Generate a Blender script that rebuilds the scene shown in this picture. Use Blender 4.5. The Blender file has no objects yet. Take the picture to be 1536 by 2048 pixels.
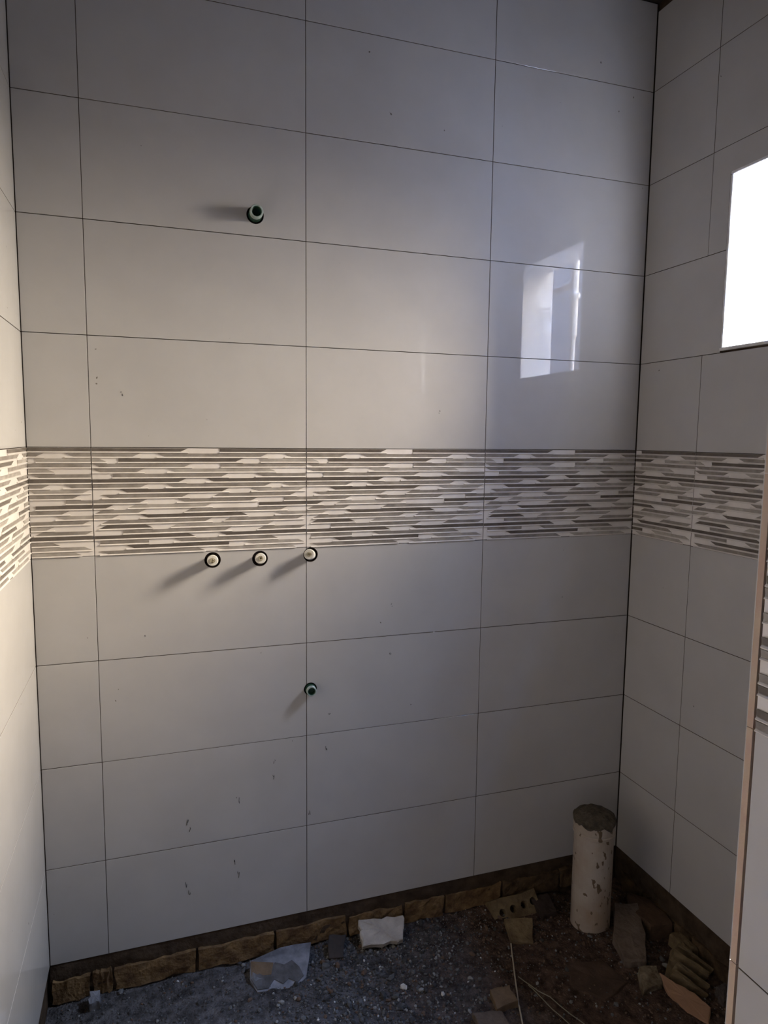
import bpy, bmesh, math, random
from mathutils import Vector, Matrix, noise

# ------------------------------------------------------------------ camera
SC = bpy.context.scene
COL = SC.collection
cam_d = bpy.data.cameras.new('camera')
cam = bpy.data.objects.new('camera', cam_d)
COL.objects.link(cam)
SC.camera = cam
F_PX = 1365.8
cam_d.sensor_fit = 'VERTICAL'
cam_d.sensor_height = 24.0
cam_d.lens = 24.0 * F_PX / 2048.0
cam_d.clip_start = 0.02
YAW, PITCH, ROLL = -0.3246, -0.1088, -0.0108
CAM = Vector((-0.4337, -2.0280, 0.0358))
# fitted basis: columns right / forward / up
rz = Matrix.Rotation(YAW, 3, 'Z'); rx = Matrix.Rotation(PITCH, 3, 'X'); ry = Matrix.Rotation(ROLL, 3, 'Y')
B = rz @ rx @ ry
right, fwd, up = B.col[0], B.col[1], B.col[2]
M = Matrix((right, up, -fwd)).transposed().to_4x4()
M.translation = CAM
cam.matrix_world = M

# ------------------------------------------------------------------ light
SC.view_settings.view_transform = 'Standard'
SC.view_settings.look = 'None'
SC.view_settings.gamma = 1.0
SC.view_settings.use_curve_mapping = False
SC.view_settings.exposure = 0.0
SC.cycles.use_guiding = True
SC.cycles.use_denoising = True
SC.cycles.max_bounces = 10
SC.cycles.diffuse_bounces = 6
SC.cycles.sample_clamp_indirect = 30.0

SUN_TO = Vector((1.0, 0.02, 0.50)).normalized()      # towards the veiled sun
SKY_STRENGTH = 124.0

world = bpy.data.worlds.new('daylight'); SC.world = world
world.use_nodes = True
nt = world.node_tree; nt.nodes.clear()
def WN(t, **k):
    n = nt.nodes.new(t)
    for a, b in k.items(): setattr(n, a, b)
    return n
geo = WN('ShaderNodeTexCoord')
sep = WN('ShaderNodeSeparateXYZ'); nt.links.new(geo.outputs['Generated'], sep.inputs[0])
rampn = WN('ShaderNodeValToRGB')
mr = WN('ShaderNodeMapRange'); mr.inputs['From Min'].default_value = -1; mr.inputs['From Max'].default_value = 1
nt.links.new(sep.outputs['Z'], mr.inputs['Value']); nt.links.new(mr.outputs[0], rampn.inputs[0])
el = rampn.color_ramp.elements
el[0].position = 0.0; el[0].color = (0.05, 0.042, 0.036, 1)
el[1].position = 1.0; el[1].color = (0.62, 1.15, 2.6, 1)
e = el.new(0.47); e.color = (0.10, 0.092, 0.082, 1)
e = el.new(0.505); e.color = (0.50, 0.48, 0.45, 1)
e = el.new(0.60); e.color = (0.68, 0.65, 0.60, 1)
e = el.new(0.73); e.color = (1.10, 1.05, 0.98, 1)
e = el.new(0.80); e.color = (0.72, 0.74, 0.82, 1)
e = el.new(0.86); e.color = (0.36, 0.48, 0.75, 1)
# the sky is warmer and brighter on the sun's side, bluer and dimmer away from it
dot = WN('ShaderNodeVectorMath', operation='DOT_PRODUCT')
nt.links.new(geo.outputs['Generated'], dot.inputs[0]); dot.inputs[1].default_value = SUN_TO
mr2 = WN('ShaderNodeMapRange'); mr2.inputs['From Min'].default_value = -1.0; mr2.inputs['From Max'].default_value = 1.0
nt.links.new(dot.outputs['Value'], mr2.inputs['Value'])
r2 = WN('ShaderNodeValToRGB'); nt.links.new(mr2.outputs[0], r2.inputs[0])
r2.color_ramp.elements[0].color = (0.22, 0.30, 0.50, 1); r2.color_ramp.elements[1].color = (1.98, 1.80, 1.55, 1)
e = r2.color_ramp.elements.new(0.5); e.color = (0.35, 0.42, 0.58, 1)
e = r2.color_ramp.elements.new(0.85); e.color = (0.75, 0.74, 0.74, 1)
mul = WN('ShaderNodeMixRGB', blend_type='MULTIPLY'); mul.inputs[0].default_value = 1.0
nt.links.new(rampn.outputs[0], mul.inputs[1]); nt.links.new(r2.outputs[0], mul.inputs[2])
bg = WN('ShaderNodeBackground'); bg.inputs['Strength'].default_value = SKY_STRENGTH
nt.links.new(mul.outputs[0], bg.inputs['Color'])
wo = WN('ShaderNodeOutputWorld'); nt.links.new(bg.outputs[0], wo.inputs['Surface'])

# room numbers (metres; x right along the far wall, y depth, z up, 0 = top of the decor band)
W, H = 0.597, 0.300
XL, XR = -0.7559, 1.1918
FLOOR = -1.615
CEIL = 1.478
BOT = -1.495
WIN = (-0.842, -0.358, 0.306, 0.822)      # y0, y1, z0, z1
XOUT = 1.345
YF = -3.0
DOOR = (-2.80, -2.12, -1.62, 0.42)      # y0, y1, z0, z1 in the right wall behind the partition
def portal(name, loc, rot, sx, sy):
    d = bpy.data.lights.new(name, 'AREA'); d.shape = 'RECTANGLE'; d.size = sx; d.size_y = sy
    d.cycles.is_portal = True
    o = bpy.data.objects.new(name, d); COL.objects.link(o); o.location = loc; o.rotation_euler = rot
    return o
portal('window_portal', (XOUT + 0.005, (WIN[0]+WIN[1])/2, (WIN[2]+WIN[3])/2), (0, math.radians(90), 0), WIN[3]-WIN[2], WIN[1]-WIN[0])
portal('doorway_portal', (XOUT + 0.005, (DOOR[0]+DOOR[1])/2, (DOOR[2]+DOOR[3])/2), (0, math.radians(90), 0), DOOR[3]-DOOR[2], DOOR[1]-DOOR[0])

# ------------------------------------------------------------------ materials
def mat(name, col, rough=0.6, spec=0.5, var=None, nscale=8.0, bump=0.0, bscale=60.0, detail=4.0, extra=None):
    m = bpy.data.materials.new(name); m.use_nodes = True
    t = m.node_tree; b = t.nodes['Principled BSDF']
    b.inputs['Base Color'].default_value = (*col, 1); b.inputs['Roughness'].default_value = rough
    b.inputs['Specular IOR Level'].default_value = spec
    tc = t.nodes.new('ShaderNodeTexCoord')
    oi = t.nodes.new('ShaderNodeObjectInfo')
    add = t.nodes.new('ShaderNodeVectorMath'); add.operation = 'MULTIPLY_ADD'
    add.inputs[1].default_value = (1, 1, 1)
    rm = t.nodes.new('ShaderNodeMath'); rm.operation = 'MULTIPLY'; rm.inputs[1].default_value = 37.0
    t.links.new(oi.outputs['Random'], rm.inputs[0])
    t.links.new(tc.outputs['Object'], add.inputs[0]); t.links.new(rm.outputs[0], add.inputs[2])
    vec = add.outputs[0]
    cur = None
    if var is not None:
        n = t.nodes.new('ShaderNodeTexNoise'); n.inputs['Scale'].default_value = nscale; n.inputs['Detail'].default_value = detail
        n.inputs['Roughness'].default_value = 0.6
        t.links.new(vec, n.inputs['Vector'])
        r = t.nodes.new('ShaderNodeValToRGB'); r.color_ramp.elements[0].position = 0.35; r.color_ramp.elements[1].position = 0.65
        r.color_ramp.elements[0].color = (*col, 1); r.color_ramp.elements[1].color = (*var, 1)
        t.links.new(n.outputs['Fac'], r.inputs[0]); t.links.new(r.outputs[0], b.inputs['Base Color'])
        cur = r.outputs[0]
    if bump:
        n2 = t.nodes.new('ShaderNodeTexNoise'); n2.inputs['Scale'].default_value = bscale; n2.inputs['Detail'].default_value = 6
        t.links.new(vec, n2.inputs['Vector'])
        bp = t.nodes.new('ShaderNodeBump'); bp.inputs['Strength'].default_value = bump; bp.inputs['Distance'].default_value = 0.01
        t.links.new(n2.outputs['Fac'], bp.inputs['Height']); t.links.new(bp.outputs[0], b.inputs['Normal'])
    if extra: extra(t, b, vec, cur)
    return m

def speckle(scale, thr, col, stretch=(1, 1, 1)):
    def f(t, b, vec, cur):
        mp = t.nodes.new('ShaderNodeMapping'); mp.inputs['Scale'].default_value = stretch
        t.links.new(vec, mp.inputs['Vector'])
        v = t.nodes.new('ShaderNodeTexNoise'); v.inputs['Scale'].default_value = scale; v.inputs['Detail'].default_value = 1.5
        t.links.new(mp.outputs[0], v.inputs['Vector'])
        r = t.nodes.new('ShaderNodeMapRange'); r.inputs['From Min'].default_value = thr; r.inputs['From Max'].default_value = thr + 0.025
        t.links.new(v.outputs['Fac'], r.inputs['Value'])
        mx = t.nodes.new('ShaderNodeMixRGB'); mx.inputs[2].default_value = (*col, 1)
        t.links.new(r.outputs[0], mx.inputs[0]); t.links.new(cur, mx.inputs[1])
        t.links.new(mx.outputs[0], b.inputs['Base Color'])
    return f

M_TILE = mat('ceramic_beige', (0.455, 0.438, 0.418), 0.012, 0.42, var=(0.485, 0.468, 0.447), nscale=5, extra=speckle(55, 0.80, (0.16, 0.14, 0.12)))
M_DTILE = mat('ceramic_cream', (0.66, 0.615, 0.57), 0.2, 0.3, var=(0.74, 0.70, 0.655), nscale=14)
M_SD = mat('strip_dark_grey', (0.115, 0.098, 0.083), 0.22, 0.3, var=(0.16, 0.138, 0.118), nscale=25)
M_SM = mat('strip_mid_grey', (0.22, 0.195, 0.17), 0.22, 0.3, var=(0.33, 0.30, 0.265), nscale=25)
M_SL = mat('strip_light_grey', (0.33, 0.30, 0.265), 0.22, 0.3, var=(0.46, 0.425, 0.38), nscale=25)
M_BODY = mat('tile_biscuit', (0.50, 0.35, 0.27), 0.85, 0.2, var=(0.53, 0.43, 0.31), nscale=18, bump=0.2)
M_JOINT = mat('dark_tile_edge', (0.10, 0.075, 0.055), 0.95, 0.1, var=(0.15, 0.11, 0.08), nscale=12)  # dark brown tile sides, so the joints read dark
M_MORTAR = mat('mortar_bed', (0.040, 0.027, 0.018), 0.95, 0.1, var=(0.075, 0.052, 0.034), nscale=22, bump=0.6)
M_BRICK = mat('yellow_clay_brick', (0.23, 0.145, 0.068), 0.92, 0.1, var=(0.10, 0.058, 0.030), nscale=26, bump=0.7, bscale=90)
M_BRICKD = mat('dark_brick', (0.12, 0.078, 0.042), 0.95, 0.1, var=(0.05, 0.032, 0.02), nscale=20, bump=0.7, bscale=90)  # darker brick for the right corner and the right wall
M_SOIL = mat('rubble_soil', (0.045, 0.036, 0.032), 0.95, 0.15, var=(0.115, 0.095, 0.085), nscale=9, bump=0.9, bscale=120, detail=9)
M_PVC = mat('dusty_white_pvc', (0.44, 0.39, 0.33), 0.45, 0.4, var=(0.34, 0.26, 0.19), nscale=7, extra=speckle(52, 0.635, (0.13, 0.09, 0.055), (1.0, 1.0, 0.7)))
M_WHITE = mat('white_plastic', (0.74, 0.72, 0.66), 0.4, 0.4, var=(0.62, 0.58, 0.48), nscale=70)
M_DARK = mat('hole_shade_black', (0.012, 0.009, 0.008), 0.9, 0.1)  # darkness inside the pipe holes, painted as black
M_GREEN = mat('green_fitting', (0.02, 0.075, 0.045), 0.4, 0.4, var=(0.012, 0.04, 0.025), nscale=60)
M_BRASS = mat('pale_thread', (0.42, 0.50, 0.46), 0.35, 0.5, var=(0.24, 0.28, 0.25), nscale=60)
M_CEM = mat('grey_cement_render', (0.22, 0.215, 0.21), 0.9, 0.2, var=(0.28, 0.275, 0.27), nscale=6, bump=0.5)
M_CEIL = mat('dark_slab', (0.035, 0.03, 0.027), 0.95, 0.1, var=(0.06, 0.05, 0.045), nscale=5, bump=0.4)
M_PLAST = mat('raw_plaster', (0.27, 0.25, 0.225), 0.95, 0.1, var=(0.34, 0.315, 0.285), nscale=4, bump=0.3)
M_JAMB = mat('white_jamb_tile', (0.78, 0.77, 0.75), 0.4, 0.3, var=(0.50, 0.49, 0.47), nscale=17, detail=7)
M_GROUND = mat('tan_yard', (0.33, 0.28, 0.22), 0.95, 0.1, var=(0.42, 0.37, 0.30), nscale=2)  # tan earth colour of the yard
M_STONE = mat('gravel', (0.10, 0.098, 0.094), 0.9, 0.2, var=(0.15, 0.145, 0.14), nscale=6)

# ------------------------------------------------------------------ mesh helpers
def mesh_from(bm, name, mats, smooth=False):
    bmesh.ops.recalc_face_normals(bm, faces=bm.faces[:])
    me = bpy.data.meshes.new(name); bm.to_mesh(me); bm.free()
    for m in (mats if isinstance(mats, (list, tuple)) else [mats]): me.materials.append(m)
    if smooth:
        for p in me.polygons: p.use_smooth = True
    return me
def link(name, me, parent=None, mw=None, **props):
    o = bpy.data.objects.new(name, me); COL.objects.link(o)
    if parent: o.parent = parent
    if mw is not None:
        if isinstance(mw, Matrix): o.matrix_local = mw
        else: o.location = mw
    for k, v in props.items(): o[k] = v
    return o
def box(bm, x0, y0, z0, x1, y1, z1, mi=0):
    vs = [bm.verts.new(p) for p in ((x0,y0,z0),(x1,y0,z0),(x1,y1,z0),(x0,y1,z0),(x0,y0,z1),(x1,y0,z1),(x1,y1,z1),(x0,y1,z1))]
    for f in ((0,3,2,1),(4,5,6,7),(0,1,5,4),(1,2,6,5),(2,3,7,6),(3,0,4,7)):
        bm.faces.new([vs[i] for i in f]).material_index = mi
def struct_boxes(name, boxes, m, **kw):
    bm = bmesh.new()
    for b in boxes: box(bm, *b)
    return link(name, mesh_from(bm, name, m), kind='structure', **kw)
def cyl(bm, c, axis, r0, r1, L, n=24, cap0=True, cap1=True, mi=0):
    a = Vector(axis).normalized(); q = a.to_track_quat('Z', 'Y')
    rings = []
    for r, t in ((r0, 0), (r1, L)):
        rings.append([bm.verts.new(Vector(c) + q @ Vector((r*math.cos(2*math.pi*i/n), r*math.sin(2*math.pi*i/n), t))) for i in range(n)])
    for i in range(n):
        bm.faces.new((rings[0][i], rings[0][(i+1)%n], rings[1][(i+1)%n], rings[1][i])).material_index = mi
    if cap0: bm.faces.new(rings[0][::-1]).material_index = mi
    if cap1: bm.faces.new(rings[1]).material_index = mi
def lathe(bm, prof, n=32, mi=0, M4=None):
    rings = []
    for r, z in prof:
        if r < 1e-6: v = [bm.verts.new((0, 0, z))]
        else: v = [bm.verts.new((r*math.cos(2*math.pi*i/n), r*math.sin(2*math.pi*i/n), z)) for i in range(n)]
        rings.append(v)
    for a, b in zip(rings, rings[1:]):
        for i in range(n):
            j = (i+1) % n
            if len(a) == 1 and len(b) == 1: continue
            if len(a) == 1: f = (a[0], b[j], b[i])
            elif len(b) == 1: f = (a[i], a[j], b[0])
            else: f = (a[i], a[j], b[j], b[i])
            bm.faces.new(f).material_index = mi
    if M4 is not None: bmesh.ops.transform(bm, matrix=M4, verts=[v for r in rings for v in r])

# ------------------------------------------------------------------ wall tiles
# local frame of every tile: x to the viewer's right, -y out of the wall, z up; origin = its lower left corner on the wall plane
GAP, TH = 0.0009, 0.008
T_BACK = Matrix.Identity(4)
def place(kind, u, v):
    if kind == 'back': return Matrix.Translation((u, 0, v))
    if kind == 'right': return Matrix.Translation((XR, -u, v)) @ Matrix.Rotation(-math.pi/2, 4, 'Z')
    if kind == 'left': return Matrix.Translation((XL, u, v)) @ Matrix.Rotation(math.pi/2, 4, 'Z')
    if kind == 'stub': return Matrix.Translation((0.224, -1.4372 - u, v)) @ Matrix.Rotation(-math.pi/2, 4, 'Z')
TILE_CACHE = {}
def tile_mesh(w, h):
    key = (round(w, 4), round(h, 4))
    if key in TILE_CACHE: return TILE_CACHE[key]
    bm = bmesh.new(); g = GAP; c = 0.0005
    fr = [bm.verts.new(p) for p in ((g+c, 0, g+c), (w-g-c, 0, g+c), (w-g-c, 0, h-g-c), (g+c, 0, h-g-c))]
    md = [bm.verts.new(p) for p in ((g, c, g), (w-g, c, g), (w-g, c, h-g), (g, c, h-g))]
    bk = [bm.verts.new(p) for p in ((g, TH, g), (w-g, TH, g), (w-g, TH, h-g), (g, TH, h-g))]
    bm.faces.new(fr)
    for i in range(4):
        j = (i+1) % 4
        bm.faces.new((fr[j], fr[i], md[i], md[j]))
        f = bm.faces.new((md[j], md[i], bk[i], bk[j])); f.material_index = 1
    bm.faces.new(bk[::-1]).material_index = 1
    me = mesh_from(bm, 'tile', [M_TILE, M_JOINT]); TILE_CACHE[key] = me
    return me
def circle_arc(cx, cz, r, a0, a1, n):
    return [(cx + r*math.cos(a0+(a1-a0)*i/n), cz + r*math.sin(a0+(a1-a0)*i/n)) for i in range(n+1)]
def tile_cut_mesh(outline, holes):
    """a tile whose face is an outline (x,z) with round holes drilled in it"""
    bm = bmesh.new(); edges = []; loops = []
    for lp in [outline] + holes:
        vs = [bm.verts.new((x, 0, z)) for x, z in lp]; loops.append(vs)
        for i in range(len(vs)): edges.append(bm.edges.new((vs[i], vs[(i+1) % len(vs)])))
    bmesh.ops.triangle_fill(bm, use_beauty=True, use_dissolve=False, edges=edges)
    for vs in loops:
        bk = [bm.verts.new((v.co.x, TH, v.co.z)) for v in vs]
        for i in range(len(vs)):
            j = (i+1) % len(vs)
            bm.faces.new((vs[i], vs[j], bk[j], bk[i])).material_index = 1
    return mesh_from(bm, 'tile', [M_TILE, M_JOINT])

# relief pattern of the decor tile: rows from the top, strips as (start, start shape, end, end shape, shade)
# d = end slants in towards the bottom, u = slants in towards the top, s = square; positions 0..1 along the tile
ROWS = [
 [(0.0000, 's', 0.4261, 'd', 0), (0.5752, 's', 1.0000, 's', 0)],
 [(0.0000, 's', 0.2107, 'd', 1), (0.2860, 'd', 0.8047, 'd', 1), (0.8911, 'd', 1.0000, 's', 1)],
 [(0.0000, 's', 0.0650, 'u', 2), (0.1152, 's', 0.6833, 'd', 0), (0.7713, 's', 1.0000, 's', 2)],
 [(0.0000, 'd', 0.4435, 'd', 1), (0.5788, 's', 0.9992, 's', 1)],
 [(0.0024, 'd', 0.2273, 'd', 1), (0.3300, 'd', 0.8459, 'u', 2)],
 [(0.0892, 's', 0.6146, 'd', 1), (0.7473, 'd', 0.9961, 's', 1)],
 [(0.0000, 's', 0.4157, 'd', 0), (0.5097, 'd', 1.0000, 's', 0)],
 [(0.0000, 's', 0.2423, 'd', 1), (0.3232, 'd', 0.8234, 'd', 1), (0.8797, 'd', 1.0000, 's', 1)],
 [(0.1169, 'd', 0.6164, 'd', 0), (0.7253, 'd', 0.9923, 'd', 2)],
 [(0.0408, 'd', 0.4296, 'd', 1), (0.5397, 'u', 0.9500, 'd', 1)],
 [(0.0000, 's', 0.2373, 'd', 1), (0.3727, 'd', 0.7547, 'd', 1), (0.8873, 's', 1.0000, 's', 1)],
 [(0.0000, 's', 0.0892, 'd', 0), (0.1529, 'u', 0.5361, 'd', 2), (0.7621, 's', 1.0000, 's', 0)],
 [(0.0072, 'u', 0.2306, 'd', 1), (0.4054, 'u', 0.9024, 'd', 1)],
 [(0.0000, 's', 0.1136, 'd', 2), (0.2057, 'd', 0.7070, 'u', 0), (0.8421, 'd', 1.0000, 's', 2)],
 [(0.0344, 'u', 0.5344, 'd', 1), (0.5895, 'u', 0.9865, 'd', 1)],
 [(0.0232, 'u', 0.2591, 'u', 0), (0.3419, 'u', 0.8365, 'd', 2)],
 [(0.1283, 's', 0.6272, 'd', 1), (0.7529, 'u', 1.0000, 'd', 1)],
 [(0.0000, 's', 0.4539, 'u', 0), (0.5663, 'd', 1.0000, 's', 0)],
 [(0.0264, 's', 0.2407, 's', 1), (0.3556, 'd', 0.8552, 'u', 1)],
 [(0.1397, 'd', 0.6128, 's', 0), (0.6924, 'd', 0.9903, 'u', 2)],
 [(0.0248, 'd', 0.4991, 'u', 1), (0.5592, 'd', 0.9462, 'u', 2)],
]
NR = len(ROWS); PITCH_R = H / NR
DECOR_CACHE = {}
def decor_meshes(f0, f1):
    """tile body with its ribs, and one mesh per strip, for the part f0..f1 of the pattern"""
    key = (round(f0, 3), round(f1, 3))
    if key in DECOR_CACHE: return DECOR_CACHE[key]
    w = (f1-f0)*W; g = GAP
    bm = bmesh.new(); box(bm, g, 0, g, w-g, TH, H-g)
    for f in bm.faces:
        if abs(f.calc_center_median().y) > 1e-6: f.material_index = 1
    strips = []
    sl = 0.020                       # length of a slanted end
    for k, row in enumerate(ROWS):
        zt = H - (k+0.10)*PITCH_R; zb = H - (k+0.74)*PITCH_R
        for a, sa, b, sb, sh in row:
            aa = a*W - f0*W; bb = b*W - f0*W
            if bb <= g+0.002 or aa >= w-g-0.002: continue
            ta = aa + (sl if sa == 'u' else 0); ba = aa + (sl if sa == 'd' else 0)
            tb = bb - (sl if sb == 'u' else 0); bb2 = bb - (sl if sb == 'd' else 0)
            lo, hi = 2*g, w-2*g
            ta, ba, tb, bb2 = [min(hi, max(lo, t)) for t in (ta, ba, tb, bb2)]
            if tb - ta < 0.003 or bb2 - ba < 0.003: continue
            s = bmesh.new()
            e0 = 0.0001
            q = [(ta, -0.0022, zt), (tb, -0.0022, zt), (bb2, -0.0005, zb), (ba, -0.0005, zb)]
            base = [(ta, e0, zt), (tb, e0, zt), (bb2, e0, zb), (ba, e0, zb)]
            fv_ = [s.verts.new(p) for p in q]; bv = [s.verts.new(p) for p in base]
            s.faces.new(fv_)
            for i in range(4):
                s.faces.new((fv_[(i+1) % 4], fv_[i], bv[i], bv[(i+1) % 4]))
            strips.append((mesh_from(s, 'strip', [M_SD, M_SM, M_SL][sh]), sh))
            # cream rib under the strip, raised, catching the light on its upper side
            x0, x1 = max(lo, min(ta, ba)-0.001), min(hi, max(tb, bb2)+0.001)
            zr0, zr1 = zb-0.0004, H - (k+1.06)*PITCH_R
            prof = [(0.0001, zr0), (-0.0012, zr0-0.0002), (-0.0030, zr0-0.0020), (-0.0030, zr0-0.0030), (0.0001, zr1)]
            if zr1 < 2*g: prof[-1] = (0.0001, 2*g)
            vv = [[bm.verts.new((x, y, z)) for y, z in prof] for x in (x0, x1)]
            for i in range(len(prof)-1):
                bm.faces.new((vv[0][i], vv[1][i], vv[1][i+1], vv[0][i+1]))
            bm.faces.new(vv[0]); bm.faces.new(vv[1][::-1])
    me = mesh_from(bm, 'decor_tile', [M_DTILE, M_JOINT])
    DECOR_CACHE[key] = (me, strips)
    return DECOR_CACHE[key]

def add_tile(parent, kind, u0, v0, w, h):
    return link('tile', tile_mesh(w, h), parent, place(kind, u0, v0))
def add_decor(parent, kind, u0, f0, f1, v0=-H):
    me, strips = decor_meshes(f0, f1)
    t = link('decor_tile', me, parent, place(kind, u0, v0))
    for sm, sh in strips: link('strip', sm, t)
    return t

# ------------------------------------------------------------------ far wall
wall_back = struct_boxes('wall_back', [(XL-0.25, TH, -2.0, XR+0.02, 0.25, CEIL+0.3)], M_MORTAR, label='far wall of large beige tiles with a patterned decor band')
cols = [(XL+0.0010, -W), (-W, 0.0), (0.0, W), (W, XR-0.0016)]
rows_up = [(k*H, min((k+1)*H, CEIL-0.001)) for k in range(5)]
rows_dn = [(-(k+1)*H, -k*H) for k in range(1, 4)] + [(BOT, -4*H)]
PIPES = [(-0.279, -0.3265), (-0.141, -0.3285), (0.013, -0.3235)]
R_HOLE = [0.0235, 0.0235, 0.0225]; R_TOP = 0.0245; R_LOW = 0.0205
LOWP = (0.012, -0.749)
TOPP = (-0.146, 0.658)
def circ(cx, cz, r, n=28): return [(cx + r*math.cos(2*math.pi*i/n), cz + r*math.sin(2*math.pi*i/n)) for i in range(n)]
for (a, b) in cols:
    for (z0, z1) in rows_up + rows_dn:
        w, h = b-a, z1-z0
        g = GAP
        if a == -W and z0 == 2*H:
            me = tile_cut_mesh([(g, g), (w-g, g), (w-g, h-g), (g, h-g)], [circ(TOPP[0]-a, TOPP[1]-z0, R_TOP)])
            link('tile', me, wall_back, place('back', a, z0)); continue
        if (z0, a) in ((-2*H, -W), (-2*H, 0.0), (-3*H, -W), (-3*H, 0.0)):
            px, pz = PIPES[2] if z0 == -2*H else LOWP
            cx, cz = px-a, pz-z0
            RH = R_HOLE[2] if z0 == -2*H else R_LOW
            if a == 0.0:      # hole bites the left edge
                th = math.acos((cx-g)/RH)
                arc = circle_arc(cx, cz, RH, math.pi-th, -(math.pi-th), 24)
                ol = [(g, g), (w-g, g), (w-g, h-g), (g, h-g)] + [(g, arc[0][1])] + arc[1:-1] + [(g, arc[-1][1])]
                holes = []
            else:
                th = math.acos((cx-(w-g))/RH)
                arc = circle_arc(cx, cz, RH, math.pi+th, math.pi-th, 10)
                ol = [(g, g), (w-g, g), (w-g, arc[0][1])] + arc[1:-1] + [(w-g, arc[-1][1]), (w-g, h-g), (g, h-g)]
                holes = [circ(PIPES[0][0]-a, PIPES[0][1]-z0, R_HOLE[0]), circ(PIPES[1][0]-a, PIPES[1][1]-z0, R_HOLE[1])] if z0 == -2*H else []
            link('tile', tile_cut_mesh(ol, holes), wall_back, place('back', a, z0)); continue
        add_tile(wall_back, 'back', a, z0, w, h)
    f0 = 0.0 if a != cols[0][0] else 1 - (b-a)/W
    f1 = 1.0 if b != cols[3][1] else (b-a)/W
    add_decor(wall_back, 'back', a, f0, f1)

# ------------------------------------------------------------------ right wall with the window opening
Y0, Y1, Z0, Z1 = WIN
NOTCH = (-0.43, -0.34, 1.455, 1.472)
wall_right = struct_boxes('wall_right', [
    (XR+TH, Y1, -2.0, XOUT, 0.25, 1.455), (XR+TH, DOOR[1], -2.0, XOUT, Y0, 1.455), (XR+TH, YF, -2.0, XOUT, DOOR[0], 1.455),
    (XR+TH, DOOR[0], DOOR[3], XOUT, DOOR[1], 1.455), (XR+TH, DOOR[0], -2.0, XOUT, DOOR[1], FLOOR-0.03),
    (XR+TH, Y0, -2.0, XOUT, Y1, Z0), (XR+TH, Y0, Z1, XOUT, Y1, 1.455),
    (XR+TH, -0.34, 1.455, XOUT, 0.25, CEIL+0.3), (XR+TH, YF, 1.455, XOUT, -0.40, CEIL+0.3)],
    M_MORTAR, label='right wall of large beige tiles with a window opening')
rcols = [(0.0022, 0.2864), (0.2864, 0.2864+W), (0.2864+W, 1.425)]
for i, (a, b) in enumerate(rcols):
    for (z0, z1) in rows_up + rows_dn:
        if i == 0 and z0 == H:
            add_tile(wall_right, 'right', a, z0, -Y1-a, H); continue
        if i == 1 and z0 == H: continue
        if i == 1 and z0 == 2*H:
            # L-shaped piece round the head of the window
            g = GAP; w = b-a
            ol = [(g, g), (-Y1-a-g, g), (-Y1-a-g, Z1-z0), (w-g, Z1-z0), (w-g, H-g), (g, H-g)]
            link('tile', tile_cut_mesh(ol, []), wall_right, place('right', a, z0)); continue
        if z0 == 4*H: z1 = 1.452
        add_tile(wall_right, 'right', a, z0, b-a, z1-z0)
    f0 = 1 - (b-a)/W if i == 0 else 0.0
    add_decor(wall_right, 'right', a, f0, 1.0 if i < 2 else (b-a)/W)
# the tile beside the window on its near side
add_tile(wall_right, 'right', -Y0, H, rcols[1][1]+Y0, H)
add_tile(wall_right, 'right', -Y0+0.0015, 2*H, rcols[1][1]+Y0-0.0015, Z1-2*H)

# window opening: four tiled reveals
window_1 = struct_boxes('window_1', [(XR+0.09, Y0+0.002, Z0-0.006, XOUT+0.012, Y1-0.002, Z0+0.001)], M_CEM, label='small window opening without a frame in the right wall')
def reveal(name, b, m):
    bm = bmesh.new(); box(bm, *b)
    bmesh.ops.bevel(bm, geom=bm.edges[:], offset=0.0012, segments=2, affect='EDGES')
    return link(name, mesh_from(bm, name, m), window_1)
j = 0.009
reveal('jamb_tile', (XR-0.001, Y1-j, Z0+0.010, XOUT+0.004, Y1+0.0002, Z1-0.010), M_JAMB)
reveal('jamb_tile', (XR-0.001, Y0-0.0002, Z0+0.010, XOUT+0.004, Y0+j, Z1-0.010), M_JAMB)
reveal('sill_tile', (XR-0.004, Y0, Z0, XOUT+0.010, Y1, Z0+0.009), M_JAMB)
reveal('head_tile', (XR-0.001, Y0, Z1-0.009, XOUT+0.004, Y1, Z1), M_JAMB)

# ------------------------------------------------------------------ left wall
wall_left = struct_boxes('wall_left', [(XL-0.25, YF-0.12, -2.0, XL-TH, 0.25, CEIL+0.3)], M_MORTAR, label='left wall of large beige tiles seen at a slant')
for i in range(5):
    b = -0.0008 if i == 0 else -i*W
    a = -(i+1)*W
    for (z0, z1) in rows_up + rows_dn: add_tile(wall_left, 'left', a, z0, b-a, z1-z0)
    add_decor(wall_left, 'left', a, 0.0, (b-a)/W)

# ------------------------------------------------------------------ partition stub on the right, its tiled end towards us
XS = 0.224
wall_partition = struct_boxes('wall_partition', [(XS+TH, -1.60, -2.0, XR+TH, -1.4372, CEIL+0.3)], M_MORTAR, label='tiled end of a partition wall at the right edge of the photo')
for (z0, z1) in rows_up + rows_dn:
    add_tile(wall_partition, 'stub', 0.0035, z0, 0.163, z1-z0)
add_decor(wall_partition, 'stub', 0.0035, 0.30, 0.30+0.163/W)
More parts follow.
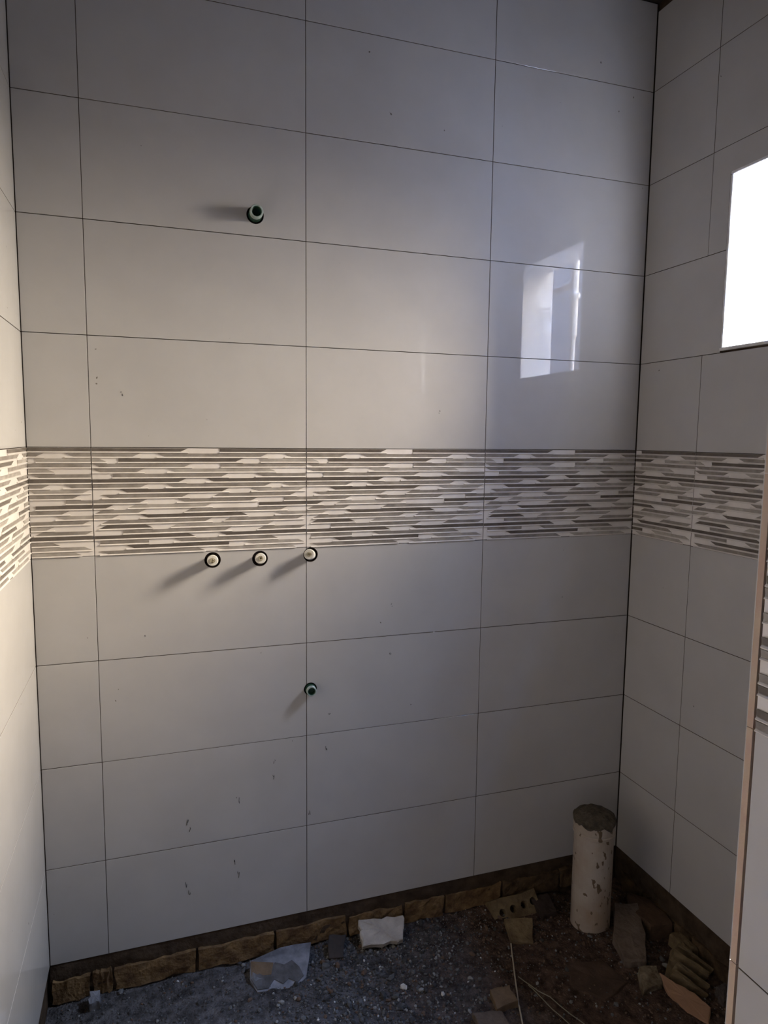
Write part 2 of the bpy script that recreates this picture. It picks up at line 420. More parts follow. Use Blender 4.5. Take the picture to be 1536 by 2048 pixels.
# tiles on its far face: their raw clay edges show as a pinkish strip
bmf = {}
for (z0, z1) in rows_up + [(-H, 0)] + rows_dn:
    for (x0, x1) in ((XS+0.001, XS+0.001+0.47), (XS+0.001+0.47, XR-0.002)):
        k = (round(x1-x0, 3), round(z1-z0, 3))
        if k not in bmf:
            bm = bmesh.new(); w, h = x1-x0, z1-z0
            box(bm, 0, 0, 0.0005, w, 0.0085, h-0.0005, 1)
            box(bm, 0.0, 0.0085, 0.0005, w, 0.0097, h-0.0005, 0)
            bmf[k] = mesh_from(bm, 'tile', [M_TILE, M_BODY])
        link('tile', bmf[k], wall_partition, Matrix.Translation((x0, -1.4372, z0)))

# ------------------------------------------------------------------ near wall with the doorway, ceiling
wall_front = struct_boxes('wall_front', [(XL-0.25, YF-0.12, -2.0, XOUT, YF, CEIL+0.3)], M_PLAST)
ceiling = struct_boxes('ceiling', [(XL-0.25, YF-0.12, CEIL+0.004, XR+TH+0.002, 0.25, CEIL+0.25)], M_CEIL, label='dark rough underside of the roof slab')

# ------------------------------------------------------------------ floor of loose rubble
rnd = random.Random(7)
def floor_z(x, y):
    n = noise.noise(Vector((x*2.3, y*2.3, 1.7)))*0.014 + noise.noise(Vector((x*7, y*7, 5.1)))*0.007
    n += noise.noise(Vector((x*22, y*22, 9.3)))*0.0045 + noise.noise(Vector((x*60, y*60, 3.3)))*0.002
    heap = 0.004*math.exp(-((x+0.45)**2/0.07 + (y+0.10)**2/0.03)) + 0.012*math.exp(-((x-0.2)**2/0.1 + (y+0.35)**2/0.05))
    heap += 0.012*math.exp(-((x-0.951)**2+(y+0.20)**2)/0.012)
    pit = -0.035*math.exp(-((x-1.06)**2/0.02 + (y+0.05)**2/0.012)) - 0.02*math.exp(-((x-1.12)**2/0.01+(y+0.42)**2/0.01))
    return FLOOR + n + heap + pit
bm = bmesh.new()
xs = [XL-0.02 + (XR-XL+0.04)*i/330 for i in range(331)]
ys = [0.05 - 0.9*i/150 for i in range(151)] + [-0.85 - (3.0-0.85)*i/30 for i in range(1, 31)]
grid = [[bm.verts.new((x, y, floor_z(x, y))) for x in xs] for y in ys]
for r0, r1 in zip(grid, grid[1:]):
    for i in range(len(xs)-1): bm.faces.new((r0[i], r0[i+1], r1[i+1], r1[i]))
def soilx(t, b, vec, cur):
    # grey ash and gravel on the left, brown clay on the right
    tc = t.nodes.new('ShaderNodeTexCoord'); s = t.nodes.new('ShaderNodeSeparateXYZ'); t.links.new(tc.outputs['Object'], s.inputs[0])
    n = t.nodes.new('ShaderNodeTexNoise'); n.inputs['Scale'].default_value = 5; t.links.new(tc.outputs['Object'], n.inputs['Vector'])
    ad = t.nodes.new('ShaderNodeMath'); ad.operation = 'MULTIPLY_ADD'; ad.inputs[1].default_value = 0.9
    t.links.new(n.outputs['Fac'], ad.inputs[0]); t.links.new(s.outputs['X'], ad.inputs[2])
    mr = t.nodes.new('ShaderNodeMapRange'); mr.inputs['From Min'].default_value = 0.55; mr.inputs['From Max'].default_value = 1.05
    t.links.new(ad.outputs[0], mr.inputs['Value'])
    mx = t.nodes.new('ShaderNodeMixRGB'); mx.blend_type = 'MULTIPLY'; mx.inputs[0].default_value = 1
    tint = t.nodes.new('ShaderNodeMixRGB'); tint.inputs[1].default_value = (1.25, 1.3, 1.4, 1); tint.inputs[2].default_value = (1.0, 0.72, 0.58, 1)
    t.links.new(mr.outputs[0], tint.inputs[0]); t.links.new(cur, mx.inputs[1]); t.links.new(tint.outputs[0], mx.inputs[2])
    t.links.new(mx.outputs[0], b.inputs['Base Color'])
M_SOILF = mat('rubble_soil_floor', (0.030, 0.026, 0.023), 0.95, 0.15, var=(0.115, 0.102, 0.094), nscale=30, bump=1.0, bscale=140, detail=9, extra=soilx)
me = mesh_from(bm, 'floor', M_SOILF, smooth=True)
floor = link('floor', me, kind='structure', label='uneven unpaved floor of dark soil and building rubble')
floor_base = None

# ------------------------------------------------------------------ bricks below the tiling (parts of the walls)
def brick_mesh(l, h, d, seed):
    r = random.Random(seed); bm = bmesh.new()
    box(bm, 0, 0, 0, l, d, h)
    bmesh.ops.subdivide_edges(bm, edges=[e for e in bm.edges if abs(e.verts[0].co.x-e.verts[1].co.x) > 0.01], cuts=6, use_grid_fill=True)
    bmesh.ops.subdivide_edges(bm, edges=[e for e in bm.edges if abs(e.verts[0].co.z-e.verts[1].co.z) > 0.01], cuts=2, use_grid_fill=True)
    for v in bm.verts:
        v.co += Vector((r.uniform(-1, 1)*0.003, r.uniform(-1, 1)*0.0035, r.uniform(-1, 1)*0.004))
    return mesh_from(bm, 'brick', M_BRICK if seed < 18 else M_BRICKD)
def brick_row(parent, kind, lens, z, h, out, u0, seed):
    u = u0
    for i, l in enumerate(lens):
        m = place(kind, u, z + rnd.uniform(-0.003, 0.003)) @ Matrix.Translation((0, -out + rnd.uniform(-0.003, 0.004), 0)) @ Matrix.Rotation(rnd.uniform(-0.02, 0.02), 4, 'Y')
        link('brick', brick_mesh(l-0.010, h, 0.05, seed+i), parent, m); u += l
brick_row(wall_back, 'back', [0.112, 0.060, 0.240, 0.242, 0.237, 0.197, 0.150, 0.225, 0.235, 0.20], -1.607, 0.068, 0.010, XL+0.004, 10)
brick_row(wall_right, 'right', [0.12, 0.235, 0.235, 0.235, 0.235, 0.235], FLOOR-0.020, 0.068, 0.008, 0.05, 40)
for (par, kind, u0, u1) in ((wall_back, 'back', XL, XR-0.02), (wall_right, 'right', 0.03, 1.35)):
    # rough mortar course squeezed out above the bricks
    bm = bmesh.new(); nx, nz = int((u1-u0)/0.009), 7
    g_ = [[bm.verts.new((u0+(u1-u0)*i/nx, -0.001-0.012*max(0.0, 0.35+noise.noise(Vector(((u0+i*0.009)*9, k*0.8, 3.0 if kind=='back' else 8.0)))*1.0+0.4*noise.noise(Vector((i*0.5, k*1.3, 2))))*(1 if 0<k<nz-1 else 0), -1.615+0.118*k/(nz-1))) for i in range(nx+1)] for k in range(nz)]
    for r0, r1 in zip(g_, g_[1:]):
        for i in range(nx): bm.faces.new((r0[i], r0[i+1], r1[i+1], r1[i]))
    o_ = link('mortar_course', mesh_from(bm, 'mortar_course', M_MORTAR, True), par, place(kind, 0, 0) @ Matrix.Translation((0, 0.004, 0)))

# ------------------------------------------------------------------ pipe stubs in the far wall
def thing(name, label, cat, loc, group=None, rot=(0, 0, 0)):
    o = bpy.data.objects.new(name, None); COL.objects.link(o); o.location = loc; o.rotation_euler = rot
    o.empty_display_size = 0.03
    o['label'] = label; o['category'] = cat
    if group: o['group'] = group
    return o
def part(name, bm, m, parent, smooth=False, **kw):
    return link(name, mesh_from(bm, name, m, smooth), parent, **kw)
def axis_matrix(d): return Vector(d).to_track_quat('Z', 'Y').to_matrix().to_4x4()
M_PLUG = mat('plug_cream', (0.55, 0.50, 0.36), 0.5, 0.3, var=(0.12, 0.09, 0.05), nscale=120)
def plugged_stub(x, z, hole, L, label, d):
    t = thing('plugged_pipe_stub', label, 'pipe', (x, 0.0, z), 'white plugged pipe stubs under the decor band')
    bm = bmesh.new(); cyl(bm, (0, TH-0.001, 0), (0, -1, 0), hole+0.0006, hole+0.0006, 0.0012, 28); part('hole_shade', bm, M_DARK, t)  # black disc painted in for the shade inside the drilled hole
    bm = bmesh.new(); Mx = axis_matrix(d); r = 0.0158
    lathe(bm, [(0.0, -0.004), (r-0.001, -0.004), (r-0.001, L*0.45), (r-0.0022, L*0.47), (r-0.0022, L*0.50), (r, L*0.52), (r, L-0.001), (r-0.0018, L+0.0015), (0.0, L+0.0015)], 32, 0, Mx)
    part('pipe', bm, M_WHITE, t)
    bm = bmesh.new()
    lathe(bm, [(0.0, L+0.001), (0.0078, L+0.001), (0.0074, L+0.0040), (0.0035, L+0.0045), (0.003, L+0.0025), (0, L+0.0025)], 12, 0, Mx)
    part('plug', bm, M_PLUG, t)
    return t
plugged_stub(*PIPES[0], R_HOLE[0], 0.044, 'leftmost of three white plugged pipe stubs under the patterned band', (-0.075, -1, 0.15))
plugged_stub(*PIPES[1], R_HOLE[1], 0.044, 'middle of three white plugged pipe stubs under the patterned band', (-0.10, -1, 0.19))
plugged_stub(*PIPES[2], R_HOLE[2], 0.042, 'rightmost of three white plugged pipe stubs, beside the tile joint', (-0.33, -1, 0.21))
def green_stub(x, z, hole, k, L, label, d):
    t = thing('threaded_pipe_stub', label, 'pipe', (x, 0.0, z), 'open green pipe stubs in the tiled wall')
    bm = bmesh.new(); cyl(bm, (0, TH-0.001, 0), (0, -1, 0), hole+0.0006, hole+0.0006, 0.0012, 28); part('hole_shade', bm, M_DARK, t)  # same black disc, standing for the hole's shade
    Mx = axis_matrix(d)
    bm = bmesh.new()
    lathe(bm, [(0.0, -0.003), (0.0190*k, -0.003), (0.0190*k, L*0.50), (0.0180*k, L*0.54), (0.0135*k, L*0.54), (0.0135*k, 0.0)], 28, 0, Mx)
    part('fitting_body', bm, M_GREEN, t)
    bm = bmesh.new(); pr = [(0.0135*k, L*0.3)]
    nth = 6
    for i in range(nth):
        z_ = L*0.54 + (L*0.46)*i/nth; pr += [(0.0170*k, z_), (0.0182*k, z_ + L*0.46/nth*0.5)]
    pr += [(0.0170*k, L), (0.0140*k, L), (0.0135*k, L*0.3)]
    lathe(bm, pr, 28, 0, Mx); part('threaded_collar', bm, M_BRASS, t)
    bm = bmesh.new(); lathe(bm, [(0.0, L*0.25), (0.0136*k, L*0.25), (0.0138*k, L*0.93), (0.0122*k, L*0.9), (0.0122*k, L*0.4), (0, L*0.4)], 24, 0, Mx)
    part('lining', bm, M_GREEN, t)
    return t
green_stub(*TOPP, R_TOP, 1.0, 0.046, 'open green pipe stub with pale rim, alone high on the far wall', (-0.04, -1, -0.06))
green_stub(*LOWP, R_LOW, 0.86, 0.026, 'small open green pipe stub low on the far wall at the tile joint', (-0.05, -1, 0.02))

# dried mortar flicks and scuffs on the far wall
bm = bmesh.new(); rs = random.Random(5)
SC_ = [(-0.367, -1.124, 9), (-0.359, -1.15, 5), (-0.212, -1.078, 8), (-0.104, -1.022, 6), (0.062, -0.949, 6), (0.072, -0.838, 3), (-0.104, -0.973, 4), (0.01, -1.158, 7), (-0.227, -1.28, 7), (-0.215, -1.324, 9), (-0.374, -1.324, 9), (-0.366, -1.35, 7), (-0.471, -0.538, 2), (0.277, -0.496, 2), (0.274, -0.659, 2.5), (0.433, 0.121, 2.5), (-0.512, 0.144, 3)]
for x, z, l in SC_:
    for q in range(2):
        xx = x + rs.uniform(-.004, .004)*q; zz = z + rs.uniform(-.008, .008)*q; ln = l*0.001*(1 if q == 0 else 0.5); wd = 0.0013; sk = rs.uniform(-0.002, 0.003)
        box(bm, xx-wd, -0.0007, zz-ln, xx+wd, 0.0003, zz+ln)
        for v in list(bm.verts)[-8:]:
            v.co.x += sk*(v.co.z-zz)/max(ln, 1e-5)
            if abs(v.co.z-zz) > ln*0.9: v.co.x = xx + (v.co.x-xx)*0.5
part('scuff', bm, mat('dark_scuff', (0.05, 0.047, 0.045), 0.9, 0.1), wall_back, kind='stuff')
bm = bmesh.new()
for x, z in ((0.430, -0.3035), (0.427, -0.601)):
    bmesh.ops.create_icosphere(bm, subdivisions=1, radius=0.0028, matrix=Matrix.Translation((x, 0.0002, z)) @ Matrix.Diagonal((1, 0.3, 0.8, 1)))
part('chip', bm, mat('pale_chip', (0.72, 0.70, 0.66), 0.7, 0.2), wall_back, kind='stuff')

# ------------------------------------------------------------------ standing waste pipe
px, py = 0.951, -0.185
t = thing('waste_pipe', 'dirty off-white plastic waste pipe standing upright in the far right corner', 'pipe', (px, py, FLOOR-0.01))
R_ = 0.0655; HP = -1.232 - (FLOOR-0.01)
bm = bmesh.new()
lathe(bm, [(R_-0.004, 0), (R_, 0), (R_, HP-0.055), (R_+0.004, HP-0.052), (R_+0.004, HP-0.045), (R_+0.001, HP-0.042), (R_+0.0025, HP-0.036), (R_+0.0025, HP), (R_-0.004, HP), (R_-0.004, 0)], 48)
part('barrel', bm, M_PVC, t, smooth=False)
bm = bmesh.new()
seg, ringsn = 40, 9
capr = []
for i in range(ringsn):
    f = i/(ringsn-1); ring = []
    for k in range(seg):
        a = 2*math.pi*k/seg
        if i == 0:      # ragged skirt running down the outside
            drop = 0.014 + 0.016*noise.noise(Vector((math.cos(a)*2.2, math.sin(a)*2.2, 2.0))) + 0.006*noise.noise(Vector((math.cos(a)*9, math.sin(a)*9, 4)))
            r, zz = R_+0.0035, HP-max(0.002, drop)
        elif i == 1: r, zz = R_+0.0055, HP+0.001
        else:
            r = (R_+0.003)*(1-(i-1)/(ringsn-2))
            zz = HP + 0.006 + 0.020*(1-(r/R_)**2)
        n = noise.noise(Vector((r*math.cos(a)*60, r*math.sin(a)*60, zz*40)))*0.004
        ring.append(bm.verts.new((r*math.cos(a)+n, r*math.sin(a)+n, zz + (n if i > 0 else 0))) if i < ringsn-1 or k == 0 else ring[0])
    capr.append(ring)
for i in range(ringsn-1):
    for k in range(seg):
        q = [capr[i][k], capr[i][(k+1) % seg], capr[i+1][(k+1) % seg], capr[i+1][k]]
        qq = []
        for v in q:
            if v not in qq: qq.append(v)
        if len(qq) >= 3: bm.faces.new(qq)
part('cement_plug', bm, mat('dark_cement', (0.060, 0.050, 0.038), 0.95, 0.1, var=(0.12, 0.10, 0.075), nscale=40, bump=1.0, bscale=120), t, label='dark cement blob plugging the top')

# ------------------------------------------------------------------ loose debris on the floor
def debris(name, label, cat, outline, thick, m, zc=None, tilt=(0, 0), seed=1, rough=0.004, group=None, sub=3, lift=0.0, taper=0.0):
    """a broken slab: outline in world x,y; own thickness; ragged edges; origin at its base"""
    r = random.Random(seed)
    cx = sum(p[0] for p in outline)/len(outline); cy = sum(p[1] for p in outline)/len(outline)
    pts = []
    for (ax, ay), (bx, by) in zip(outline, outline[1:]+outline[:1]):
        for k in range(sub):
            f = k/sub; jx = 0 if k == 0 else r.uniform(-1, 1)*rough; jy = 0 if k == 0 else r.uniform(-1, 1)*rough
            pts.append((ax+(bx-ax)*f+jx-cx, ay+(by-ay)*f+jy-cy))
    bm = bmesh.new()
    layers = []
    for zz, s in ((0, 1-taper), (thick*0.12, 1.0), (thick*0.88, 0.995-taper*0.3), (thick, 0.95-taper*0.5)):
        layers.append([bm.verts.new((x*s + r.uniform(-1, 1)*rough*0.25, y*s + r.uniform(-1, 1)*rough*0.25, zz + r.uniform(-1, 1)*rough*0.25)) for x, y in pts])
    n = len(pts)
    for a, b in zip(layers, layers[1:]):
        for i in range(n): bm.faces.new((a[i], a[(i+1) % n], b[(i+1) % n], b[i]))
    for lay in (layers[0], layers[-1]):
        c = bm.verts.new((0, 0, sum(v.co.z for v in lay)/n + r.uniform(-1, 1)*rough*0.4))
        mid = [bm.verts.new((v.co.x*0.55 + r.uniform(-1, 1)*rough*0.3, v.co.y*0.55 + r.uniform(-1, 1)*rough*0.3, v.co.z + r.uniform(-1, 1)*rough*0.45)) for v in lay]
        for i in range(n):
            bm.faces.new((lay[i], lay[(i+1) % n], mid[(i+1) % n], mid[i])); bm.faces.new((mid[i], mid[(i+1) % n], c))
    o = link(name, mesh_from(bm, name, m), None, None, label=label, category=cat)
    if group: o['group'] = group
    z = floor_z(cx, cy) - 0.003 + lift
    o.location = (cx, cy, z); o.rotation_euler = (tilt[0], tilt[1], 0)
    return o
M_SHARDW = mat('broken_white_plaster', (0.50, 0.45, 0.38), 0.8, 0.2, var=(0.36, 0.32, 0.27), nscale=18, bump=0.5)
M_SHARDB = mat('dusty_blue_grey', (0.26, 0.26, 0.28), 0.6, 0.3, var=(0.10, 0.10, 0.11), nscale=16, bump=0.4)
M_CLAY = mat('reddish_clay', (0.185, 0.125, 0.075), 0.9, 0.15, var=(0.12, 0.082, 0.05), nscale=18, bump=0.5)
M_YEL = mat('ochre_clay', (0.21, 0.155, 0.085), 0.92, 0.1, var=(0.12, 0.085, 0.05), nscale=20, bump=0.8)
M_GREYB = mat('grey_brown_block', (0.17, 0.13, 0.10), 0.92, 0.1, var=(0.10, 0.075, 0.058), nscale=16, bump=0.8)
M_PEACH = mat('peach_clay', (0.36, 0.215, 0.13), 0.8, 0.2, var=(0.30, 0.17, 0.10), nscale=8, bump=0.2)

o = debris('plaster_shard', 'pale broken slab with ragged edges lying against the far wall bricks', 'rubble',
       [(0.168, -0.012), (0.318, -0.026), (0.296, -0.100), (0.160, -0.094)], 0.020, M_SHARDW, tilt=(math.radians(26), 0), seed=3, lift=0.030, sub=6, rough=0.005)
# fallen wedge-shaped tile fragment standing on its edge, glazed side dusty
t = thing('tile_fragment', 'dusty grey tile fragment with a reddish broken corner, propped on the bricks', 'rubble', (0, 0, -1.610))
def slab_on(parent, name, pts3, thick, m, **kw):
    """planar polygon given in 3D, relative to the parent, thickened downwards along its normal"""
    bm = bmesh.new(); P3 = [Vector(p) for p in pts3]
    n = (P3[1]-P3[0]).cross(P3[2]-P3[0]).normalized()
    a = [bm.verts.new(p) for p in P3]; b = [bm.verts.new(p - n*thick) for p in P3]
    bm.faces.new(a); bm.faces.new(b[::-1])
    for i in range(len(a)): bm.faces.new((a[i], b[i], b[(i+1) % len(a)], a[(i+1) % len(a)]))
    return link(name, mesh_from(bm, name, m), parent, **kw)
slab_on(t, 'glazed_face', [(-0.198, -0.106, 0.012), (-0.182, -0.152, 0.006), (-0.125, -0.160, 0.0045), (-0.072, -0.164, 0.0045), (-0.035, -0.146, 0.010), (-0.015, -0.095, 0.024), (0.004, -0.041, 0.037), (-0.045, -0.034, 0.037), (-0.094, -0.034, 0.0375), (-0.191, -0.054, 0.031)], 0.009, M_SHARDB)
slab_on(t, 'bare_clay_corner', [(-0.192, -0.100, 0.0150), (-0.189, -0.058, 0.0320), (-0.122, -0.078, 0.0270), (-0.135, -0.112, 0.0180)], 0.002, M_CLAY, label='reddish bare clay corner')
slab_on(t, 'soil_crust', [(-0.194, -0.108, 0.0140), (-0.168, -0.098, 0.0190), (-0.140, -0.104, 0.0190), (-0.118, -0.078, 0.0270), (-0.092, -0.092, 0.0240), (-0.066, -0.084, 0.0260), (-0.048, -0.110, 0.0200), (-0.040, -0.140, 0.0120), (-0.062, -0.155, 0.0085), (-0.085, -0.136, 0.0120), (-0.104, -0.148, 0.0090), (-0.128, -0.128, 0.0130), (-0.150, -0.150, 0.0080), (-0.180, -0.147, 0.0080)], 0.002, mat('soil_crust', (0.075, 0.070, 0.068), 0.95, 0.1, var=(0.13, 0.125, 0.125), nscale=25, bump=0.6), label='dark soil crust stuck across its middle')

# hollow brick with round cores, lying tilted
def cored_brick(name, label, w, h, d, holes, hr, m, loc, rot):
    bm = bmesh.new(); edges = []; loops = []
    ol = [(-w/2, 0), (-w/6, -0.002), (w/5, 0.001), (w/2, 0), (w/2-0.004, h), (w/6, h-0.004), (-w/4, h+0.002), (-w/2+0.004, h)]
    for lp in [ol] + [[(cx + hr*math.cos(2*math.pi*i/14), cz + hr*math.sin(2*math.pi*i/14)) for i in range(14)] for cx, cz in holes]:
        vs = [bm.verts.new((x, 0, z)) for x, z in lp]; loops.append(vs)
        for i in range(len(vs)): edges.append(bm.edges.new((vs[i], vs[(i+1) % len(vs)])))
    bmesh.ops.triangle_fill(bm, use_beauty=True, edges=edges)
    for k, vs in enumerate(loops):
        dd = d if k == 0 else d*0.8
        bk = [bm.verts.new((v.co.x, dd, v.co.z)) for v in vs]
        for i in range(len(vs)): bm.faces.new((vs[i], vs[(i+1) % len(vs)], bk[(i+1) % len(vs)], bk[i]))
        bm.faces.new(bk)
    return link(name, mesh_from(bm, name, m), None, None, label=label, category='brick')
o = cored_brick('hollow_brick', 'broken hollow brick with a row of round holes, left of the waste pipe', 0.185, 0.075, 0.085, [(-0.055, 0.032), (-0.012, 0.034), (0.032, 0.036), (0.070, 0.038)], 0.0125, M_YEL, None, None)
o.location = (0.735, -0.085, floor_z(0.735, -0.085)-0.004); o.rotation_euler = (math.radians(-38), math.radians(-3), math.radians(2))
debris('clay_fragment', 'ochre clay fragment on the soil just below the hollow brick', 'rubble', [(0.655, -0.115), (0.752, -0.135), (0.708, -0.222), (0.642, -0.192)], 0.018, M_YEL, tilt=(math.radians(14), 0), seed=5, lift=0.008)
debris('clay_block', 'squarish reddish brown clay block at the bottom edge beside the wires', 'rubble', [(0.468, -0.378), (0.530, -0.384), (0.528, -0.440), (0.455, -0.446)], 0.024, M_CLAY, tilt=(0.05, -0.06), seed=6, lift=0.002)
debris('brick_slab', 'large worn grey brown brick lying right of the waste pipe', 'brick', [(1.046, -0.185), (1.124, -0.212), (1.062, -0.330), (0.992, -0.420), (0.930, -0.395), (0.955, -0.300)], 0.040, M_GREYB, tilt=(0.10, -0.05), seed=7, lift=0.004)
debris('brick_chunk', 'small mottled brick chunk touching the end of the large brick', 'brick', [(0.950, -0.432), (1.010, -0.440), (0.982, -0.500), (0.912, -0.505)], 0.030, mat('mottled_chunk', (0.26, 0.21, 0.14), 0.92, 0.1, var=(0.09, 0.065, 0.04), nscale=30, bump=0.8), tilt=(0.12, 0.05), seed=8)
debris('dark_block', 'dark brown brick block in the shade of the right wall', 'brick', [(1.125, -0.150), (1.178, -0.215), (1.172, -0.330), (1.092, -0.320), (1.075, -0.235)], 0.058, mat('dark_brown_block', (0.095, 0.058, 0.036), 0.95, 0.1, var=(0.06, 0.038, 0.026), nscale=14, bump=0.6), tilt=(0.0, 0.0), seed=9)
debris('brick_lump', 'dark squat brick half sunk in soil between hollow brick and waste pipe', 'brick', [(0.800, -0.030), (0.872, -0.036), (0.862, -0.118), (0.800, -0.128)], 0.030, mat('black_brown_lump', (0.055, 0.040, 0.034), 0.95, 0.1, var=(0.035, 0.026, 0.022), nscale=12, bump=0.4), tilt=(0.1, 0), seed=10)
debris('mortar_lump', 'small pale mortar lump at the foot of the bricks on the far left', 'rubble', [(-0.650, -0.022), (-0.622, -0.024), (-0.620, -0.060), (-0.648, -0.062)], 0.042, M_SHARDB, tilt=(0.2, 0), seed=11, lift=-0.006)
debris('slate_shard', 'dark thin shard upright between the tile fragment and the pale slab', 'rubble', [(0.068, -0.018), (0.122, -0.030), (0.096, -0.100), (0.050, -0.092)], 0.010, mat('dark_red_shard', (0.06, 0.045, 0.038), 0.8, 0.2, var=(0.035, 0.032, 0.028), nscale=12), tilt=(math.radians(20), 0), seed=12, lift=0.014)
debris('stone_slab', 'light speckled stone piece cut by the bottom edge of the photo', 'rubble', [(0.385, -0.430), (0.470, -0.445), (0.478, -0.520), (0.380, -0.520)], 0.016, M_GREYB, tilt=(0.04, 0.02), seed=13)
# ribbed broken hollow block
t = thing('broken_hollow_block', 'broken ribbed hollow clay block leaning by the right wall', 'brick', (1.095, -0.475, floor_z(1.095, -0.475)+0.004), rot=(math.radians(22), math.radians(-8), math.radians(38)))
bm = bmesh.new(); rr = random.Random(4)
for k in range(4):
    x = -0.060 + k*0.034
    box(bm, x, -0.055+rr.uniform(-.006, .006), 0.010, x+0.010, 0.050+rr.uniform(-.01, .01), 0.050+rr.uniform(-.006, .006))
bmesh.ops.subdivide_edges(bm, edges=bm.edges[:], cuts=2, use_grid_fill=True)
for v in bm.verts: v.co += Vector((rr.uniform(-1, 1), rr.uniform(-1, 1), rr.uniform(-1, 1)))*0.002
part('rib', bm, M_YEL, t)
bm = bmesh.new(); box(bm, -0.064, -0.058, -0.002, 0.056, 0.056, 0.0105)
bmesh.ops.subdivide_edges(bm, edges=bm.edges[:], cuts=4, use_grid_fill=True)
for v in bm.verts: v.co += Vector((rr.uniform(-1, 1), rr.uniform(-1, 1), rr.uniform(-1, 1)))*0.002
part('slab', bm, M_YEL, t)
debris('peach_shard', 'long smooth peach coloured clay shard below the ribbed block', 'rubble', [(1.000, -0.470), (1.020, -0.515), (1.050, -0.560), (1.060, -0.612), (1.020, -0.650), (0.988, -0.600), (0.980, -0.530)], 0.013, M_PEACH, tilt=(math.radians(8), math.radians(-6)), seed=15, sub=4, rough=0.002, lift=0.006)
debris('cement_lump', 'dark grey cement lump right of the ribbed block', 'rubble', [(1.112, -0.575), (1.150, -0.570), (1.168, -0.605), (1.135, -0.630), (1.105, -0.615)], 0.035, M_SOIL, seed=16, rough=0.006, taper=0.2)
debris('ochre_lump', 'crumbled ochre brick end against the right wall', 'brick', [(1.140, -0.350), (1.178, -0.355), (1.180, -0.440), (1.135, -0.430)], 0.050, M_YEL, seed=17, rough=0.008, taper=0.15)
debris('flat_slab', 'broad flat brown clay slab pressed into the soil in front of the pipe', 'rubble', [(0.760, -0.330), (0.880, -0.350), (0.900, -0.450), (0.790, -0.490), (0.730, -0.420)], 0.010, mat('brown_slab', (0.085, 0.055, 0.04), 0.95, 0.1, var=(0.055, 0.038, 0.028), nscale=14, bump=0.6), seed=18, rough=0.006)

def wire(name, label, pts, r, m):
    bm = bmesh.new(); n = 6; rings = []
    P3 = [Vector(p) for p in pts]
    for i, p in enumerate(P3):
        d = (P3[min(i+1, len(P3)-1)] - P3[max(i-1, 0)]).normalized(); q = d.to_track_quat('Z', 'Y')
        rings.append([bm.verts.new(p + q @ Vector((r*math.cos(2*math.pi*k/n), r*math.sin(2*math.pi*k/n), 0)) - P3[0]) for k in range(n)])
    for a, b in zip(rings, rings[1:]):
        for k in range(n): bm.faces.new((a[k], a[(k+1) % n], b[(k+1) % n], b[k]))
    bm.faces.new(rings[0][::-1]); bm.faces.new(rings[-1])
    return link(name, mesh_from(bm, name, m), None, P3[0], label=label, category='wire', group='loose wires on the soil')
M_WIRE = mat('pale_wire', (0.42, 0.36, 0.27), 0.5, 0.4)
M_WIRE2 = mat('dull_wire', (0.20, 0.18, 0.12), 0.5, 0.4)
def on_floor(pts, lift=0.006): return [(x, y, floor_z(x, y)+lift) for x, y in pts]
def lerp(a, b, n): return [(a[0]+(b[0]-a[0])*i/n, a[1]+(b[1]-a[1])*i/n) for i in range(n+1)]
wire('tie_wire', 'thick pale wire running straight down from the ochre fragment', on_floor(lerp((0.637, -0.200), (0.532, -0.434), 6) + lerp((0.528, -0.445), (0.490, -0.545), 3)), 0.0022, M_WIRE)
wire('tie_wire', 'upper of two thin dull wires slanting to the bottom right', on_floor(lerp((0.590, -0.330), (0.618, -0.400), 3)+lerp((0.640, -0.430), (0.690, -0.565), 4)), 0.0014, M_WIRE2)
wire('tie_wire', 'lower of two thin dull wires slanting to the bottom right', on_floor(lerp((0.602, -0.370), (0.614, -0.440), 3)+lerp((0.622, -0.470), (0.650, -0.575), 4)), 0.0014, M_WIRE2)

# gravel, crumbs and dust: nobody could count it
verts, faces, mats_i = [], [], []
ico_v = [Vector(v).normalized() for v in ((0,0,1),(0.9,0,0.45),(0.28,0.85,0.45),(-0.72,0.53,0.45),(-0.72,-0.53,0.45),(0.28,-0.85,0.45),(0.72,0.53,-0.45),(-0.28,0.85,-0.45),(-0.9,0,-0.45),(-0.28,-0.85,-0.45),(0.72,-0.53,-0.45),(0,0,-1))]
ico_f = [(0,1,2),(0,2,3),(0,3,4),(0,4,5),(0,5,1),(1,6,2),(2,7,3),(3,8,4),(4,9,5),(5,10,1),(6,7,2),(7,8,3),(8,9,4),(9,10,5),(10,6,1),(11,7,6),(11,8,7),(11,9,8),(11,10,9),(11,6,10)]
rg = random.Random(21)
STONES = [M_STONE, mat('gravel_dark', (0.055, 0.052, 0.05), 0.9, 0.2), mat('gravel_light', (0.24, 0.235, 0.22), 0.85, 0.25), mat('gravel_brown', (0.13, 0.085, 0.06), 0.9, 0.15), mat('crumb_white', (0.55, 0.54, 0.52), 0.8, 0.2)]
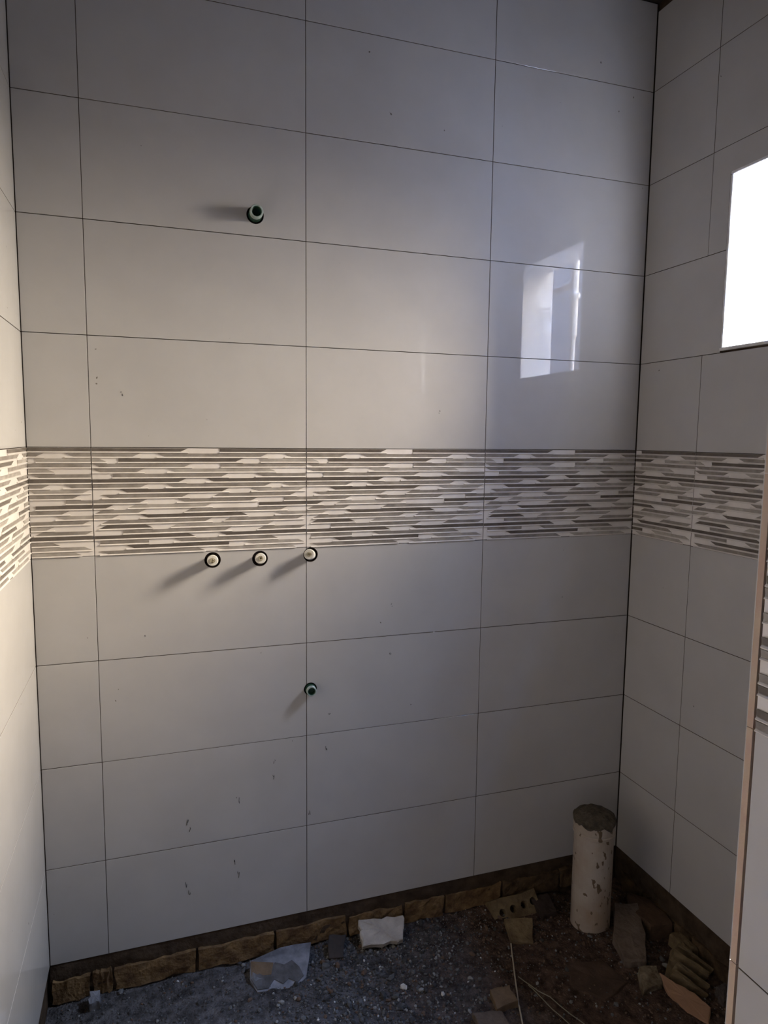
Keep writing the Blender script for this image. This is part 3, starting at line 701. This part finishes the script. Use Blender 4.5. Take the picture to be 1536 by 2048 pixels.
for i in range(34000):
    x = rg.uniform(XL+0.02, XR-0.03); y = 0.0 - abs(rg.gauss(0, 0.36)) if rg.random() < 0.6 else rg.uniform(-0.65, -0.01)
    if y < -0.8: continue
    dens = (math.exp(-((x-0.16)**2/0.08))*1.0 + 0.30) * (0.6 + 0.8*abs(noise.noise(Vector((x*6, y*6, 0)))*1.6))
    if rg.random() > dens: continue
    s = 0.0010 + 0.0036*rg.random()**3 + (0.005 if rg.random() < 0.018 else 0)
    if -0.02 < x < 0.45 : s *= 1.25
    b = len(verts); q = Matrix.Rotation(rg.uniform(0, 6.28), 3, 'Z') @ Matrix.Rotation(rg.uniform(0, 3), 3, 'X')
    sc = Vector((rg.uniform(0.8, 1.4), rg.uniform(0.7, 1.1), rg.uniform(0.55, 0.9)))
    z = floor_z(x, y) + s*0.35
    for v in ico_v:
        p = q @ Vector((v.x*sc.x, v.y*sc.y, v.z*sc.z)) * s * rg.uniform(0.85, 1.12)
        verts.append((x+p.x, y+p.y, z+p.z))
    mi = rg.choices(range(5), (5, 5, 1.2, 1.5 if x < 0.5 else 9, 0.07))[0]
    for f in ico_f: faces.append(tuple(b+k for k in f)); mats_i.append(mi)
me = bpy.data.meshes.new('gravel'); me.from_pydata(verts, [], faces)
for m in STONES: me.materials.append(m)
me.polygons.foreach_set('material_index', mats_i)
link('gravel', me, floor, None, kind='stuff')

# ------------------------------------------------------------------ outside the window
ext = struct_boxes('wall_outside', [(XOUT+0.001, -1.75, -2.0, 2.0, -1.55, 3.2)], M_CEM, label='grey cement wall of the neighbouring wing outside the window')
trimw = struct_boxes('wall_yard', [(2.40, 0.10, -2.0, 2.55, 2.0, 1.3)], M_PLAST)
light_walls = struct_boxes('wall_light_shaper', [(2.0, -1.54, -1.7, 2.15, -1.00, 2.4), (2.0, -5.5, -1.7, 2.15, -1.55, 0.55), (XOUT+0.001, -5.7, -1.7, 2.15, -5.51, 0.55)], mat('blue_bounce_render', (0.45, 0.55, 0.72), 0.9, 0.1, var=(0.50, 0.60, 0.76), nscale=3))  # unseen walls, added to cut window light and bounce blue into the doorway
ground = struct_boxes('ground_outside', [(XOUT+0.001, -1.54, -2.1, 9.0, 8.0, -1.9), (XOUT+0.001, -6.0, -2.1, 4.2, -1.76, -1.7)], M_GROUND)
for i in range(3):
    m = Matrix.Translation((2.40-TH, 0.75-i*W+0.55, 0)) @ Matrix.Rotation(-math.pi/2, 4, 'Z')
    for k in (1.0-H+0.0, 0.4, 0.1, -0.2):
        link('tile', tile_mesh(W, H), trimw, Matrix.Translation((0, 0, k)) @ m)
t = thing('vent_pipe', 'white plastic pipe with a side branch, mirrored in the glossy far wall beside the corner', 'pipe', (1.50, -0.93, -1.9))
bm = bmesh.new(); cyl(bm, (0, 0, 0), (0, 0.020, 1), 0.011, 0.011, 2.43, 20); cyl(bm, (0, 0.0486, 2.43), (0, 0, 1), 0.017, 0.017, 0.8, 20); part('riser', bm, M_WHITE, t, smooth=False)
bm = bmesh.new(); cyl(bm, (0, 0.045, 2.675), (0, -1, 0), 0.021, 0.021, 0.20, 16); part('branch', bm, M_WHITE, t)
bm = bmesh.new(); bmesh.ops.create_uvsphere(bm, u_segments=16, v_segments=10, radius=0.027, matrix=Matrix.Translation((0, 0.0486, 2.62))); part('joint', bm, M_WHITE, t)
